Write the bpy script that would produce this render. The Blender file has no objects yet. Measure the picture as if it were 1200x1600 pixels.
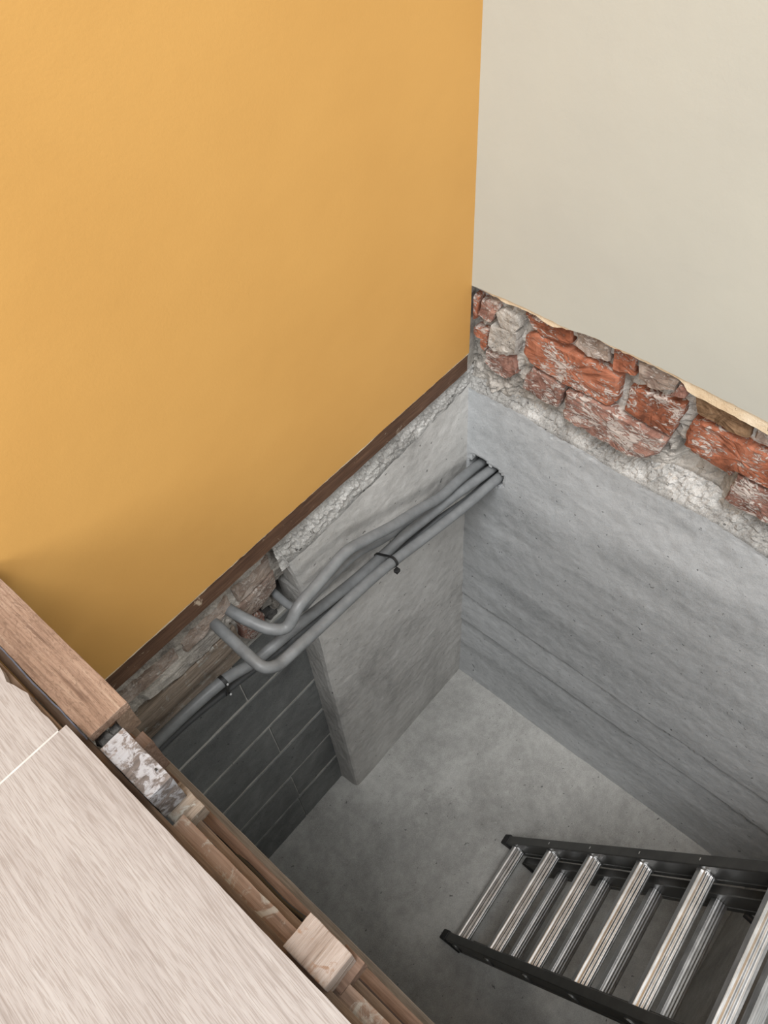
import bpy, bmesh, math, random
from mathutils import Vector, Matrix, noise

# ------------------------------------------------------------------ scene, camera, light
S = bpy.context.scene
COL = S.collection
random.seed(7)

CAM = (1.06617, 0.75754, 2.77679)
# world axes seen from the camera (x right, y down, z forward), solved from the photograph's parallel lines
RW = ((-0.65470771, 0.75382812, -0.05568646),
      (0.63056473, 0.50405432, -0.59018417),
      (-0.41682842, -0.42151204, -0.80534568))
cd = bpy.data.cameras.new('camera')
cam = bpy.data.objects.new('camera', cd)
COL.objects.link(cam)
m3 = Matrix(((RW[0][0], -RW[1][0], -RW[2][0]),
             (RW[0][1], -RW[1][1], -RW[2][1]),
             (RW[0][2], -RW[1][2], -RW[2][2])))
cam.matrix_world = Matrix.Translation(CAM) @ m3.to_4x4()
cd.sensor_fit = 'VERTICAL'
cd.sensor_height = 24.0
cd.lens = 1257.07 / 1600 * 24.0
cd.clip_start = 0.02
S.camera = cam

W = bpy.data.worlds.new('world')
S.world = W
W.use_nodes = True
bg = W.node_tree.nodes['Background']
bg.inputs['Color'].default_value = (0.93, 0.965, 1.0, 1)
bg.inputs['Strength'].default_value = 0.75


def area(name, loc, target, size, power, color):
    d = bpy.data.lights.new(name, 'AREA')
    d.shape = 'RECTANGLE'
    d.size, d.size_y = size
    d.energy = power
    d.color = color
    o = bpy.data.objects.new(name, d)
    o.location = loc
    o.rotation_euler = (Vector(target) - Vector(loc)).to_track_quat('-Z', 'Y').to_euler()
    COL.objects.link(o)
    return o


area('window_light', (4.2, 1.5, 3.9), (0.2, 0.5, 1.0), (2.0, 1.6), 95, (0.95, 0.98, 1.0))
area('window_light', (2.0, 4.4, 3.3), (0.6, 0.0, 1.6), (2.4, 1.6), 75, (1.0, 0.98, 0.95))
area('overhead_fill', (2.9, 1.8, 8.4), (0.6, 0.5, 0.8), (3.0, 3.0), 620, (1.0, 1.0, 1.0))  # unseen fill lamp high overhead, added to brighten the pit

S.view_settings.view_transform = 'Standard'
S.view_settings.look = 'None'
S.view_settings.gamma = 1.0
S.view_settings.use_curve_mapping = False
S.view_settings.exposure = -0.2


# ------------------------------------------------------------------ material helpers
def lin(r, g, b):
    f = lambda c: (c / 255 / 12.92) if c / 255 <= 0.04045 else ((c / 255 + 0.055) / 1.055) ** 2.4
    return (f(r), f(g), f(b), 1.0)


class NT:
    def __init__(self, name):
        self.m = bpy.data.materials.new(name)
        self.m.use_nodes = True
        self.t = self.m.node_tree
        self.b = self.t.nodes['Principled BSDF']
        self.geo = self.t.nodes.new('ShaderNodeNewGeometry')
        self.tc = self.t.nodes.new('ShaderNodeTexCoord')

    def link(self, a, b):
        self.t.links.new(a, b)

    def pos(self):
        return self.geo.outputs['Position']

    def obj(self):
        return self.tc.outputs['Object']

    def mp(self, vec, scale=(1, 1, 1), rot=(0, 0, 0), loc=(0, 0, 0)):
        n = self.t.nodes.new('ShaderNodeMapping')
        n.inputs['Scale'].default_value = scale
        n.inputs['Rotation'].default_value = rot
        n.inputs['Location'].default_value = loc
        self.link(vec, n.inputs['Vector'])
        return n.outputs[0]

    def noise(self, vec, scale, detail=4, rough=0.55, dist=0.0):
        n = self.t.nodes.new('ShaderNodeTexNoise')
        n.inputs['Scale'].default_value = scale
        n.inputs['Detail'].default_value = detail
        n.inputs['Roughness'].default_value = rough
        n.inputs['Distortion'].default_value = dist
        self.link(vec, n.inputs['Vector'])
        return n.outputs['Fac']

    def voro(self, vec, scale, feature='F1'):
        n = self.t.nodes.new('ShaderNodeTexVoronoi')
        n.feature = feature
        n.inputs['Scale'].default_value = scale
        self.link(vec, n.inputs['Vector'])
        return n.outputs['Distance']

    def ramp(self, fac, stops, interp='LINEAR'):
        n = self.t.nodes.new('ShaderNodeValToRGB')
        n.color_ramp.interpolation = interp
        e = n.color_ramp.elements
        while len(e) > 1:
            e.remove(e[-1])
        e[0].position = stops[0][0]
        e[0].color = stops[0][1] if isinstance(stops[0][1], tuple) else (stops[0][1],) * 3 + (1,)
        for p, c in stops[1:]:
            x = e.new(p)
            x.color = c if isinstance(c, tuple) else (c, c, c, 1)
        self.link(fac, n.inputs['Fac'])
        return n.outputs['Color']

    def mix(self, fac, a, b, mode='MIX'):
        n = self.t.nodes.new('ShaderNodeMix')
        n.data_type = 'RGBA'
        n.blend_type = mode
        ins = [i for i in n.inputs]
        fi = ins[0]
        ai = [i for i in ins if i.name == 'A' and i.type == 'RGBA'][0]
        bi = [i for i in ins if i.name == 'B' and i.type == 'RGBA'][0]
        for s, v in ((fi, fac), (ai, a), (bi, b)):
            if isinstance(v, bpy.types.NodeSocket):
                self.link(v, s)
            else:
                s.default_value = v
        return [o for o in n.outputs if o.type == 'RGBA'][0]

    def math(self, op, a, b=0.0):
        n = self.t.nodes.new('ShaderNodeMath')
        n.operation = op
        for s, v in ((n.inputs[0], a), (n.inputs[1], b)):
            if isinstance(v, bpy.types.NodeSocket):
                self.link(v, s)
            else:
                s.default_value = v
        return n.outputs[0]

    def objrand(self):
        n = self.t.nodes.new('ShaderNodeObjectInfo')
        return n.outputs['Random']

    def bump(self, h, strength, dist, prev=None):
        n = self.t.nodes.new('ShaderNodeBump')
        n.inputs['Strength'].default_value = strength
        n.inputs['Distance'].default_value = dist
        self.link(h, n.inputs['Height'])
        if prev is not None:
            self.link(prev, n.inputs['Normal'])
        return n.outputs['Normal']

    def done(self, color, rough=0.8, normal=None, metal=0.0, spec=None):
        for s, v in ((self.b.inputs['Base Color'], color), (self.b.inputs['Roughness'], rough), (self.b.inputs['Metallic'], metal)):
            if isinstance(v, bpy.types.NodeSocket):
                self.link(v, s)
            else:
                s.default_value = v
        if spec is not None:
            self.b.inputs['Specular IOR Level'].default_value = spec
        if normal is not None:
            self.link(normal, self.b.inputs['Normal'])
        return self.m


def paint(name, c, c2, spec=0.3):
    n = NT(name)
    p = n.pos()
    f = n.noise(p, 3.0, 3)
    col = n.mix(n.ramp(f, [(0.35, 0.0), (0.65, 1.0)]), c, c2)
    h = n.noise(p, 260, 3, 0.6)
    h2 = n.noise(p, 22, 3, 0.5)
    nm = n.bump(h2, 0.05, 0.01, n.bump(h, 0.06, 0.003))
    return n.done(col, 0.62, nm, spec=spec)


def concrete(name, dark, mid, light, streak=(1, 1, 1), speck=0.0, bump=0.35, lines=()):
    # lines: heights of shutter joints, shade in each joint painted as a dark line
    n = NT(name)
    p = n.pos()
    st = n.mp(p, streak)
    a = n.noise(st, 3.2, 5, 0.6, 0.4)
    b = n.noise(p, 34, 5, 0.65)
    c = n.noise(p, 320, 3, 0.7)
    f = n.math('ADD', n.math('MULTIPLY', a, 0.62), n.math('ADD', n.math('MULTIPLY', b, 0.28), n.math('MULTIPLY', c, 0.18 + speck)))
    f = n.math('SUBTRACT', f, speck * 0.5)
    col = n.ramp(f, [(0.36, dark), (0.53, mid), (0.70, light)])
    # pin holes and small dark scars
    v = n.noise(n.mp(p, (1, 1, 1.0), (0.5, 0.3, 0.2)), 75, 2, 0.5, 0.3)
    pit = n.ramp(v, [(0.715, 0.0), (0.745, 1.0)])
    col = n.mix(n.math('MULTIPLY', pit, 0.75), col, dark[:3] + (1,))
    col = n.mix(n.math('MULTIPLY', pit, 0.45), col, (0.02, 0.02, 0.02, 1))
    z = n.noise(n.mp(p, (1, 1, 1), (0, 0, 0), (3.1, 1.7, 0.4)), 60, 2, 0.5, 1.2)
    white = n.ramp(z, [(0.70, 0.0), (0.75, 1.0)])
    col = n.mix(n.math('MULTIPLY', white, 0.35), col, light)
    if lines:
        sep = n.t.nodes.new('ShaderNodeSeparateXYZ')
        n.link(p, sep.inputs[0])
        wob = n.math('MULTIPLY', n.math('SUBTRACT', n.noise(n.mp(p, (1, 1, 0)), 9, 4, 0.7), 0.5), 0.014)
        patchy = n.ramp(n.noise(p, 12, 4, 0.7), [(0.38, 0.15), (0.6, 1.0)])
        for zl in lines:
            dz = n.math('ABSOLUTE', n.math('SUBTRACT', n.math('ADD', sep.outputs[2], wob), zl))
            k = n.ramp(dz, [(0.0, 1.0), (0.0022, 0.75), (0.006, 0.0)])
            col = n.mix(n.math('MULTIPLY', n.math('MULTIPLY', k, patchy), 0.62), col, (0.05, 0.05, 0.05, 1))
    h = n.math('ADD', n.math('MULTIPLY', b, 0.8), n.math('MULTIPLY', c, 0.35))
    h = n.math('SUBTRACT', h, n.math('MULTIPLY', pit, 1.2))
    return n.done(col, 0.85, n.bump(h, bump, 0.006), spec=0.25)


def wood(name, dark, mid, light, axis='Y', gscale=1.0, bump=0.4, rough=0.75, stain=None, stain_amt=0.0, cross=0.0, sscale=42):
    n = NT(name)
    p = n.pos()
    s = {'X': (1.2, 26, 26), 'Y': (26, 1.2, 26), 'Z': (26, 26, 1.2)}[axis]
    s = tuple(v * gscale for v in s)
    warp = n.noise(p, 6, 2)
    g = n.noise(n.mp(p, s), 6.0, 5, 0.7, 0.6)
    g2 = n.noise(n.mp(p, tuple(v * 3.1 for v in s)), 7.0, 3, 0.6)
    big = n.noise(p, 11, 4, 0.6)
    f = n.math('ADD', n.math('MULTIPLY', g, 0.55), n.math('ADD', n.math('MULTIPLY', g2, 0.3), n.math('MULTIPLY', big, 0.22)))
    col = n.ramp(f, [(0.38, dark), (0.53, mid), (0.68, light)])
    if cross:
        sx = {'X': (5, 14, 14), 'Y': (14, 5, 14), 'Z': (14, 14, 5)}[axis]
        x = n.noise(n.mp(p, sx), 16, 4, 0.75, 1.5)
        col = n.mix(n.math('MULTIPLY', n.ramp(x, [(0.50, 0.0), (0.62, 1.0)]), cross), col, dark)
    if stain is not None:
        q = n.noise(n.mp(p, (1, 1, 1), (0, 0, 0), (0.3, 2.2, 0.9)), sscale, 5, 0.7, 0.8)
        k = n.ramp(q, [(0.56 - 0.12 * stain_amt, 0.0), (0.64 - 0.10 * stain_amt, 1.0)])
        col = n.mix(k, col, stain)
    h = n.math('ADD', g, n.math('MULTIPLY', g2, 0.5))
    return n.done(col, rough, n.bump(h, bump, 0.003), spec=0.3)


M = {}
M['yellow'] = paint('paint_yellow', lin(205, 156, 86), lin(200, 151, 82))
M['grey'] = paint('paint_grey', lin(187, 186, 175), lin(183, 182, 172))
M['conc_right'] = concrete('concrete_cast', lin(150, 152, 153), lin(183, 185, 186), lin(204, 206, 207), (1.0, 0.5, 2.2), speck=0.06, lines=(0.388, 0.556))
M['conc_left'] = concrete('concrete_pier', lin(150, 148, 145), lin(190, 188, 184), lin(214, 212, 208), (1.2, 1.0, 0.8), bump=0.6)
M['conc_floor'] = concrete('concrete_screed', lin(126, 125, 122), lin(157, 156, 152), lin(186, 185, 181), (1, 1, 1), speck=0.2, bump=0.25)
M['conc_rough'] = concrete('concrete_broken', lin(112, 110, 107), lin(160, 158, 154), lin(204, 202, 198), (4, 4, 4), speck=0.2, bump=1.0)
M['mortar'] = concrete('mortar_old', lin(108, 103, 97), lin(168, 162, 154), lin(212, 206, 198), (4, 4, 4), speck=0.1, bump=1.0)
M['mortar_dark'] = concrete('mortar_block', lin(140, 139, 134), lin(186, 184, 178), lin(210, 208, 202), (3, 3, 3), bump=0.8)
M['block'] = concrete('concrete_block', lin(92, 94, 94), lin(115, 117, 116), lin(136, 138, 136), (1.5, 1.5, 1.5), speck=0.12, bump=0.7)
M['rubble'] = concrete('rubble', lin(60, 58, 56), lin(98, 96, 94), lin(140, 138, 134), (4, 4, 4), bump=0.8)
M['void'] = concrete('dark_core', lin(44, 40, 36), lin(66, 61, 56), lin(86, 80, 74), (2, 2, 2), bump=0.8)  # dark material behind the conduit hole and inside the pier
M['cream'] = concrete('plaster_edge', lin(196, 168, 134), lin(224, 202, 170), lin(240, 224, 198), (4, 4, 4), bump=0.6)

M['plate'] = wood('timber_dark_brown', lin(66, 46, 34), lin(90, 65, 49), lin(114, 86, 67), 'X', 1.0, 0.4, 0.7, lin(178, 160, 140), -0.65)
M['lintel'] = wood('timber_weathered', lin(104, 92, 80), lin(140, 126, 112), lin(172, 158, 144), 'X', 0.7, 0.5, 0.85, lin(168, 164, 156), 0.1)
M['beam'] = wood('timber_rough_sawn', lin(102, 80, 66), lin(142, 117, 100), lin(164, 142, 124), 'Y', 0.6, 0.9, 0.85, cross=0.6)
M['whitewash'] = wood('timber_paint_splashed', lin(74, 68, 66), lin(112, 104, 100), lin(140, 126, 118), 'X', 0.35, 0.8, 0.8, lin(166, 166, 170), 0.75, cross=0.5, sscale=75)
M['bleached'] = wood('timber_bleached', lin(104, 86, 74), lin(148, 134, 124), lin(172, 160, 152), 'X', 0.6, 0.9, 0.75, lin(142, 116, 98), -0.1)
M['batten'] = wood('timber_reddish', lin(108, 88, 75), lin(142, 118, 102), lin(166, 144, 128), 'Y', 0.6, 0.5, 0.8, lin(166, 158, 148), 0.25)
M['joist'] = wood('timber_joist_brown', lin(84, 66, 55), lin(116, 93, 79), lin(142, 119, 104), 'Y', 0.7, 0.4, 0.8)
M['greyjoist'] = wood('timber_grey', lin(98, 92, 86), lin(130, 122, 114), lin(154, 146, 138), 'Y', 0.7, 0.4, 0.8)
M['subfloor'] = wood('timber_subfloor', lin(92, 76, 63), lin(120, 100, 84), lin(144, 124, 106), 'Y', 0.7, 0.4, 0.8)


def oak():
    n = NT('pale_oak_laminate')
    p = n.mp(n.pos(), (1, 1, 1), (0, 0, 0.06))
    warp = n.noise(n.mp(p, (5, 1.0, 5)), 2.0, 2)
    sh = n.t.nodes.new('ShaderNodeVectorMath')
    sh.operation = 'ADD'
    cmb = n.t.nodes.new('ShaderNodeCombineXYZ')
    n.link(n.math('MULTIPLY', warp, 0.025), cmb.inputs[0])
    n.link(p, sh.inputs[0])
    n.link(cmb.outputs[0], sh.inputs[1])
    q = sh.outputs[0]
    g = n.noise(n.mp(q, (46, 1.3, 1)), 6.5, 4, 0.6, 0.1)
    fine = n.noise(n.mp(q, (150, 6.5, 1)), 6.0, 2, 0.5)
    big = n.noise(n.mp(q, (6, 1.2, 1)), 2.2, 3, 0.5)
    f = n.math('ADD', n.math('MULTIPLY', g, 0.6), n.math('MULTIPLY', big, 0.4))
    col = n.ramp(f, [(0.36, lin(136, 128, 123)), (0.46, lin(153, 146, 142)), (0.58, lin(161, 155, 151)), (0.70, lin(168, 163, 160))])
    lines = n.ramp(fine, [(0.50, 0.0), (0.60, 1.0)])
    col = n.mix(n.math('MULTIPLY', lines, 0.42), col, lin(120, 108, 100))
    h = n.math('SUBTRACT', g, n.math('MULTIPLY', lines, 0.6))
    return n.done(col, 0.55, n.bump(h, 0.12, 0.002), spec=0.3)


M['oak'] = oak()


def brick_mat(name, dark, mid, light, smear_amt):
    n = NT(name)
    p = n.pos()
    r = n.objrand()
    a = n.noise(p, 26, 5, 0.7, 0.6)
    f = n.math('ADD', a, n.math('MULTIPLY', n.math('SUBTRACT', r, 0.5), 0.14))
    col = n.ramp(f, [(0.34, dark), (0.5, mid), (0.66, light)])
    s1 = n.noise(n.mp(p, (1, 0.55, 1.25), (0.45, 0, 0)), 95, 4, 0.7, 1.6)
    s2 = n.noise(p, 17, 3, 0.6)
    k = n.math('ADD', s1, n.math('MULTIPLY', n.math('SUBTRACT', s2, 0.5), 0.8))
    sm = n.ramp(k, [(0.66 - smear_amt, 0.0), (0.74 - smear_amt, 1.0)])
    col = n.mix(n.math('MULTIPLY', sm, 0.9), col, lin(186, 176, 168))
    h = n.math('ADD', a, n.math('MULTIPLY', sm, 0.35))
    return n.done(col, 0.88, n.bump(h, 0.7, 0.005), spec=0.2)


M['brick'] = brick_mat('brick_red', lin(104, 64, 48), lin(144, 88, 65), lin(166, 108, 84), 0.13)
M['brick_worn'] = brick_mat('brick_worn', lin(104, 74, 64), lin(136, 100, 88), lin(164, 128, 114), 0.18)
M['brick_grey'] = brick_mat('brick_grey', lin(120, 102, 92), lin(154, 138, 126), lin(184, 170, 160), 0.10)
M['brick_brown'] = brick_mat('brick_brown', lin(92, 70, 50), lin(124, 98, 74), lin(150, 124, 98), 0.0)


def plain(name, c, rough=0.5, metal=0.0, bump=0.0, var=0.12, bscale=120):
    n = NT(name)
    p = n.obj()
    f = n.noise(p, bscale * 0.35, 4, 0.6)
    dk = tuple(v * (1 - var) for v in c[:3]) + (1,)
    lt = tuple(min(1, v * (1 + var)) for v in c[:3]) + (1,)
    col = n.ramp(f, [(0.35, dk), (0.65, lt)])
    rr = n.math('ADD', n.math('MULTIPLY', f, 0.25), rough - 0.12)
    nm = n.bump(n.noise(p, bscale, 4), bump, 0.002) if bump else None
    return n.done(col, rr, nm, metal)


M['conduit'] = plain('conduit_grey', lin(116, 118, 119), 0.45, 0, 0.1, 0.12)
M['conduit_dark'] = plain('conduit_dark_grey', lin(74, 76, 77), 0.5, 0, 0.1, 0.15)
M['black'] = plain('black_plastic', lin(26, 26, 26), 0.45, 0, 0.15, 0.2)
M['rubber'] = plain('black_rubber', lin(22, 22, 23), 0.6, 0, 0.2, 0.2)
M['steel'] = plain('zinc_screw', lin(190, 190, 188), 0.35, 1.0)
M['stile'] = plain('ladder_dark_stile', lin(96, 96, 94), 0.42, 0.8, 0.1, 0.15, 60)
M['film'] = plain('blue_grey_membrane', lin(96, 100, 112), 0.4, 0, 0.3, 0.2)


M['pale_strip'] = plain('joint_strip_white', lin(190, 186, 182), 0.6)


def alu():
    n = NT('aluminium_brushed')
    p = n.obj()
    f = n.noise(n.mp(p, (3, 420, 420)), 1.0, 3, 0.6)
    g = n.noise(n.mp(p, (1, 3, 3)), 30, 3)
    col = n.ramp(n.math('ADD', n.math('MULTIPLY', f, 0.5), n.math('MULTIPLY', g, 0.5)), [(0.35, lin(176, 176, 177)), (0.65, lin(220, 220, 220))])
    return n.done(col, n.math('ADD', n.math('MULTIPLY', g, 0.2), 0.26), None, 1.0)


M['alu'] = alu()


# ------------------------------------------------------------------ object helpers
def tag(o, label=None, cat=None, group=None, kind=None):
    for k, v in (('label', label), ('category', cat), ('group', group), ('kind', kind)):
        if v:
            o[k] = v
    return o


WORLD = {}


def origin_of(o):
    return WORLD.get(o.name, Vector((0, 0, 0)))


def mesh_obj(name, verts, faces, mat, parent=None, smooth=False, origin=None, mats=None, fmat=None):
    vs = [Vector(v) for v in verts]
    if origin is None:
        lo = [min(v[i] for v in vs) for i in range(3)]
        hi = [max(v[i] for v in vs) for i in range(3)]
        origin = Vector(((lo[0] + hi[0]) / 2, (lo[1] + hi[1]) / 2, lo[2]))
    origin = Vector(origin)
    me = bpy.data.meshes.new(name)
    me.from_pydata([v - origin for v in vs], [], faces)
    bm = bmesh.new()
    bm.from_mesh(me)
    bmesh.ops.recalc_face_normals(bm, faces=bm.faces)
    bm.to_mesh(me)
    bm.free()
    for mm in (mats or [mat]):
        me.materials.append(mm)
    if fmat:
        for i, p in enumerate(me.polygons):
            p.material_index = fmat[i]
    if smooth:
        for p in me.polygons:
            p.use_smooth = True
    me.update()
    o = bpy.data.objects.new(name, me)
    COL.objects.link(o)
    if parent is not None:
        o.parent = parent
        o.location = origin - origin_of(parent)
    else:
        o.location = origin
    WORLD[o.name] = origin
    return o


def empty(name, loc):
    o = bpy.data.objects.new(name, None)
    o.empty_display_size = 0.05
    o.location = loc
    COL.objects.link(o)
    WORLD[o.name] = Vector(loc)
    return o


def fbm(p, s, seed=0.0):
    q = Vector(p) * s + Vector((seed * 13.7, seed * 7.3, seed * 3.1))
    return noise.noise(q) + 0.5 * noise.noise(q * 2.1) + 0.25 * noise.noise(q * 4.3)


def rough_box(lo, hi, step=0.02, amp=0.0015, fs=40, seed=1.0, bev=0.002):
    """box with subdivided faces, softened edges and a noisy surface"""
    n = [max(2, min(60, int(round((hi[i] - lo[i]) / step)) + 1)) for i in range(3)]
    idx, vs, fs_ = {}, [], []

    def tick(i, k):
        if k == 0:
            return lo[i]
        if k == n[i]:
            return hi[i]
        if k == 1:
            return lo[i] + bev
        if k == n[i] - 1:
            return hi[i] - bev
        return lo[i] + (hi[i] - lo[i]) * (k - 1 + 0.0) / (n[i] - 2) if n[i] > 2 else (lo[i] + hi[i]) / 2

    def vid(c):
        if c in idx:
            return idx[c]
        p = Vector([tick(i, c[i]) for i in range(3)])
        onb = [c[i] in (0, n[i]) for i in range(3)]
        if sum(onb) >= 2:
            for i in range(3):
                if onb[i]:
                    p[i] += bev * (0.35 if c[i] == 0 else -0.35)
        d = Vector((fbm(p, fs, seed), fbm(p, fs, seed + 1), fbm(p, fs, seed + 2))) * amp
        idx[c] = len(vs)
        vs.append(p + d)
        return idx[c]

    for ax in range(3):
        a, b = (ax + 1) % 3, (ax + 2) % 3
        for side in (0, n[ax]):
            for i in range(n[a]):
                for j in range(n[b]):
                    q = []
                    for (di, dj) in ((0, 0), (1, 0), (1, 1), (0, 1)):
                        c = [0, 0, 0]
                        c[ax], c[a], c[b] = side, i + di, j + dj
                        q.append(vid(tuple(c)))
                    fs_.append(q)
    return vs, fs_


def poly_piece(poly, front, back, axis, seed=1.0, amp=0.003, bev=0.004, dens=0.012, jag=0.0015, bulge=0.0):
    """irregular piece: outline in the wall plane (h, z), worn front, thickness towards the wall; axis 0: x = depth, axis 1: y = depth"""
    pts = []
    for i in range(len(poly)):
        a, b = Vector(poly[i]), Vector(poly[(i + 1) % len(poly)])
        k = max(1, int((b - a).length / dens))
        for j in range(k):
            p = a.lerp(b, j / k)
            d = Vector((fbm((p.x, p.y, 0), 90, seed), fbm((p.x, p.y, 3), 90, seed))) * jag
            pts.append(p + d)
    cx = sum(p.x for p in pts) / len(pts)
    cz = sum(p.y for p in pts) / len(pts)
    c = Vector((cx, cz))
    n = len(pts)
    vs, fs_ = [], []

    def put(h, z, d):
        vs.append((d, h, z) if axis == 0 else (h, d, z))

    sgn = 1 if front > back else -1
    rings = [(1.0, back), (1.0, front - sgn * bev)] + [(k, front) for k in (0.94, 0.72, 0.45, 0.2)]
    for k, (sc, d) in enumerate(rings):
        for p in pts:
            q = c + (p - c) * sc
            dd = d
            if k >= 1:
                dd = d + sgn * (amp * fbm((q.x, q.y, 1), 55, seed) + bulge * (1 - sc))
            put(q.x, q.y, dd)
    for k in range(len(rings) - 1):
        for i in range(n):
            j = (i + 1) % n
            fs_.append((k * n + i, k * n + j, (k + 1) * n + j, (k + 1) * n + i))
    put(c.x, c.y, front + sgn * (amp * fbm((c.x, c.y, 1), 55, seed) + bulge))
    m = len(vs) - 1
    k = (len(rings) - 1) * n
    for i in range(n):
        fs_.append((k + i, k + (i + 1) % n, m))
    fs_.append(tuple(range(n - 1, -1, -1)))
    return vs, fs_


def catmull(pts, per=8):
    P = [Vector(p) for p in pts]
    P = [P[0] * 2 - P[1]] + P + [P[-1] * 2 - P[-2]]
    out = []
    for i in range(1, len(P) - 2):
        a, b, c, d = P[i - 1], P[i], P[i + 1], P[i + 2]
        for k in range(per):
            t = k / per
            out.append(0.5 * ((2 * b) + (c - a) * t + (2 * a - 5 * b + 4 * c - d) * t * t + (3 * b - a - 3 * c + d) * t ** 3))
    out.append(P[-2])
    return out


def tube(pts, r, seg=14, cap=True):
    vs, fs_ = [], []
    T = [(pts[min(i + 1, len(pts) - 1)] - pts[max(i - 1, 0)]).normalized() for i in range(len(pts))]
    up = Vector((0, 0, 1)) if abs(T[0].z) < 0.9 else Vector((1, 0, 0))
    nrm = (up - T[0] * up.dot(T[0])).normalized()
    for i, p in enumerate(pts):
        nrm = (nrm - T[i] * nrm.dot(T[i])).normalized()
        b = T[i].cross(nrm)
        for k in range(seg):
            a = 2 * math.pi * k / seg
            vs.append(p + (nrm * math.cos(a) + b * math.sin(a)) * r)
        if i:
            o = (i - 1) * seg
            for k in range(seg):
                k2 = (k + 1) % seg
                fs_.append((o + k, o + k2, o + seg + k2, o + seg + k))
    if cap:
        fs_.append(tuple(range(seg)))
        fs_.append(tuple(range(len(vs) - seg, len(vs))))
    return vs, fs_


def interp(table, x):
    if x <= table[0][0]:
        return table[0][1]
    for (a, va), (b, vb) in zip(table, table[1:]):
        if x <= b:
            return va + (vb - va) * (x - a) / (b - a)
    return table[-1][1]


# ------------------------------------------------------------------ the setting
YW = -0.013     # face of the yellow wall
XW = 0.0        # face of the grey wall


def slab(name, edge, far, top, axis, face, back, mat, step=0.01, jit=0.0012, seed=1.0, parent=None):
    """a coat of plaster: flat face, ragged lower edge given by (h, z) pairs"""
    pts, h = [], edge[0][0]
    while h < edge[-1][0]:
        z = interp(edge, h) + jit * fbm((h, 0, 0), 70, seed) + jit * 0.7 * fbm((h, 5, 0), 190, seed)
        pts.append((h, z))
        h += step
    pts.append((far, edge[-1][1]))
    outline = pts + [(far, top), (edge[0][0], top)]
    n = len(outline)
    vs = []
    for d in (face, back):
        for (h, z) in outline:
            vs.append((d, h, z) if axis == 0 else (h, d, z))
    fs_ = [tuple(range(n)), tuple(range(2 * n - 1, n - 1, -1))]
    fm = [0, 1]
    for i in range(n):
        j = (i + 1) % n
        fs_.append((i, j, n + j, n + i))
        fm.append(1)
    return mesh_obj(name, vs, fs_, None, parent, mats=[mat, M['cream']], fmat=fm)


wl = slab('wall_left', [(0.0, 1.565), (2.2, 1.566)], 3.6, 4.0, 1, YW, YW - 0.010, M['yellow'], seed=2)
tag(wl, kind='structure')
ul = slab('plaster_undercoat', [(0.0, 1.5605), (0.3, 1.5625), (0.34, 1.5595), (0.6, 1.5625), (0.85, 1.5595), (1.3, 1.562)], 3.6, 1.60, 1, YW - 0.0015, YW - 0.012, M['cream'], jit=0.0016, seed=3, parent=wl)
wr = slab('wall_right', [(-0.013, 1.744), (0.05, 1.748), (0.11, 1.751), (0.218, 1.750), (0.262, 1.758), (0.36, 1.761), (0.463, 1.760), (0.6, 1.755), (1.4, 1.75)], 3.6, 4.0, 0, XW, XW - 0.012, M['grey'], seed=4)
tag(wr, kind='structure')
slab('plaster_undercoat', [(-0.013, 1.742), (0.04, 1.741), (0.06, 1.737), (0.13, 1.743), (0.17, 1.734), (0.2, 1.744), (0.24, 1.752), (0.37, 1.755), (0.44, 1.753), (0.462, 1.735), (0.53, 1.732), (0.6, 1.729), (1.4, 1.73)], 3.6, 1.80, 0, XW - 0.003, XW - 0.02, M['cream'], jit=0.003, seed=5, parent=wr)

# masonry core behind both coats of plaster, and the rest of the room shell outside the picture
vs, fs_ = rough_box((-0.35, -0.35, 1.72), (-0.022, 3.6, 4.0), 0.4, 0.0)
tag(mesh_obj('wall_right_core', vs, fs_, M['mortar']), kind='structure')
vs, fs_ = rough_box((-0.05, -0.35, 1.50), (3.6, -0.024, 4.0), 0.4, 0.0)
tag(mesh_obj('wall_left_core', vs, fs_, M['mortar']), kind='structure')

# pit floor
vs, fs_ = [], []
NX, NY = 60, 70
for i in range(NX + 1):
    for j in range(NY + 1):
        x, y = -0.15 + 1.40 * i / NX, -0.25 + 1.55 * j / NY
        vs.append((x, y, 0.0016 * fbm((x, y, 0), 5, 1)))
for i in range(NX):
    for j in range(NY):
        a = i * (NY + 1) + j
        fs_.append((a, a + NY + 1, a + NY + 2, a + 1))
tag(mesh_obj('floor_pit', vs, fs_, M['conc_floor'], smooth=True), kind='structure')

# cast concrete wall of the pit (x = 0), shutter board joints, broken top edge, ragged hole for the conduits
HOLE = [(0.0, 1.150), (0.000, 1.196), (0.010, 1.238), (0.030, 1.250), (0.052, 1.244), (0.064, 1.234), (0.078, 1.240), (0.098, 1.234), (0.108, 1.204), (0.090, 1.176), (0.066, 1.166), (0.044, 1.160), (0.020, 1.152)]


def inside(p, poly):
    r = False
    for i in range(len(poly)):
        (x1, y1), (x2, y2) = poly[i], poly[i - 1]
        if (y1 > p[1]) != (y2 > p[1]) and p[0] < (x2 - x1) * (p[1] - y1) / (y2 - y1) + x1:
            r = not r
    return r


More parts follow.
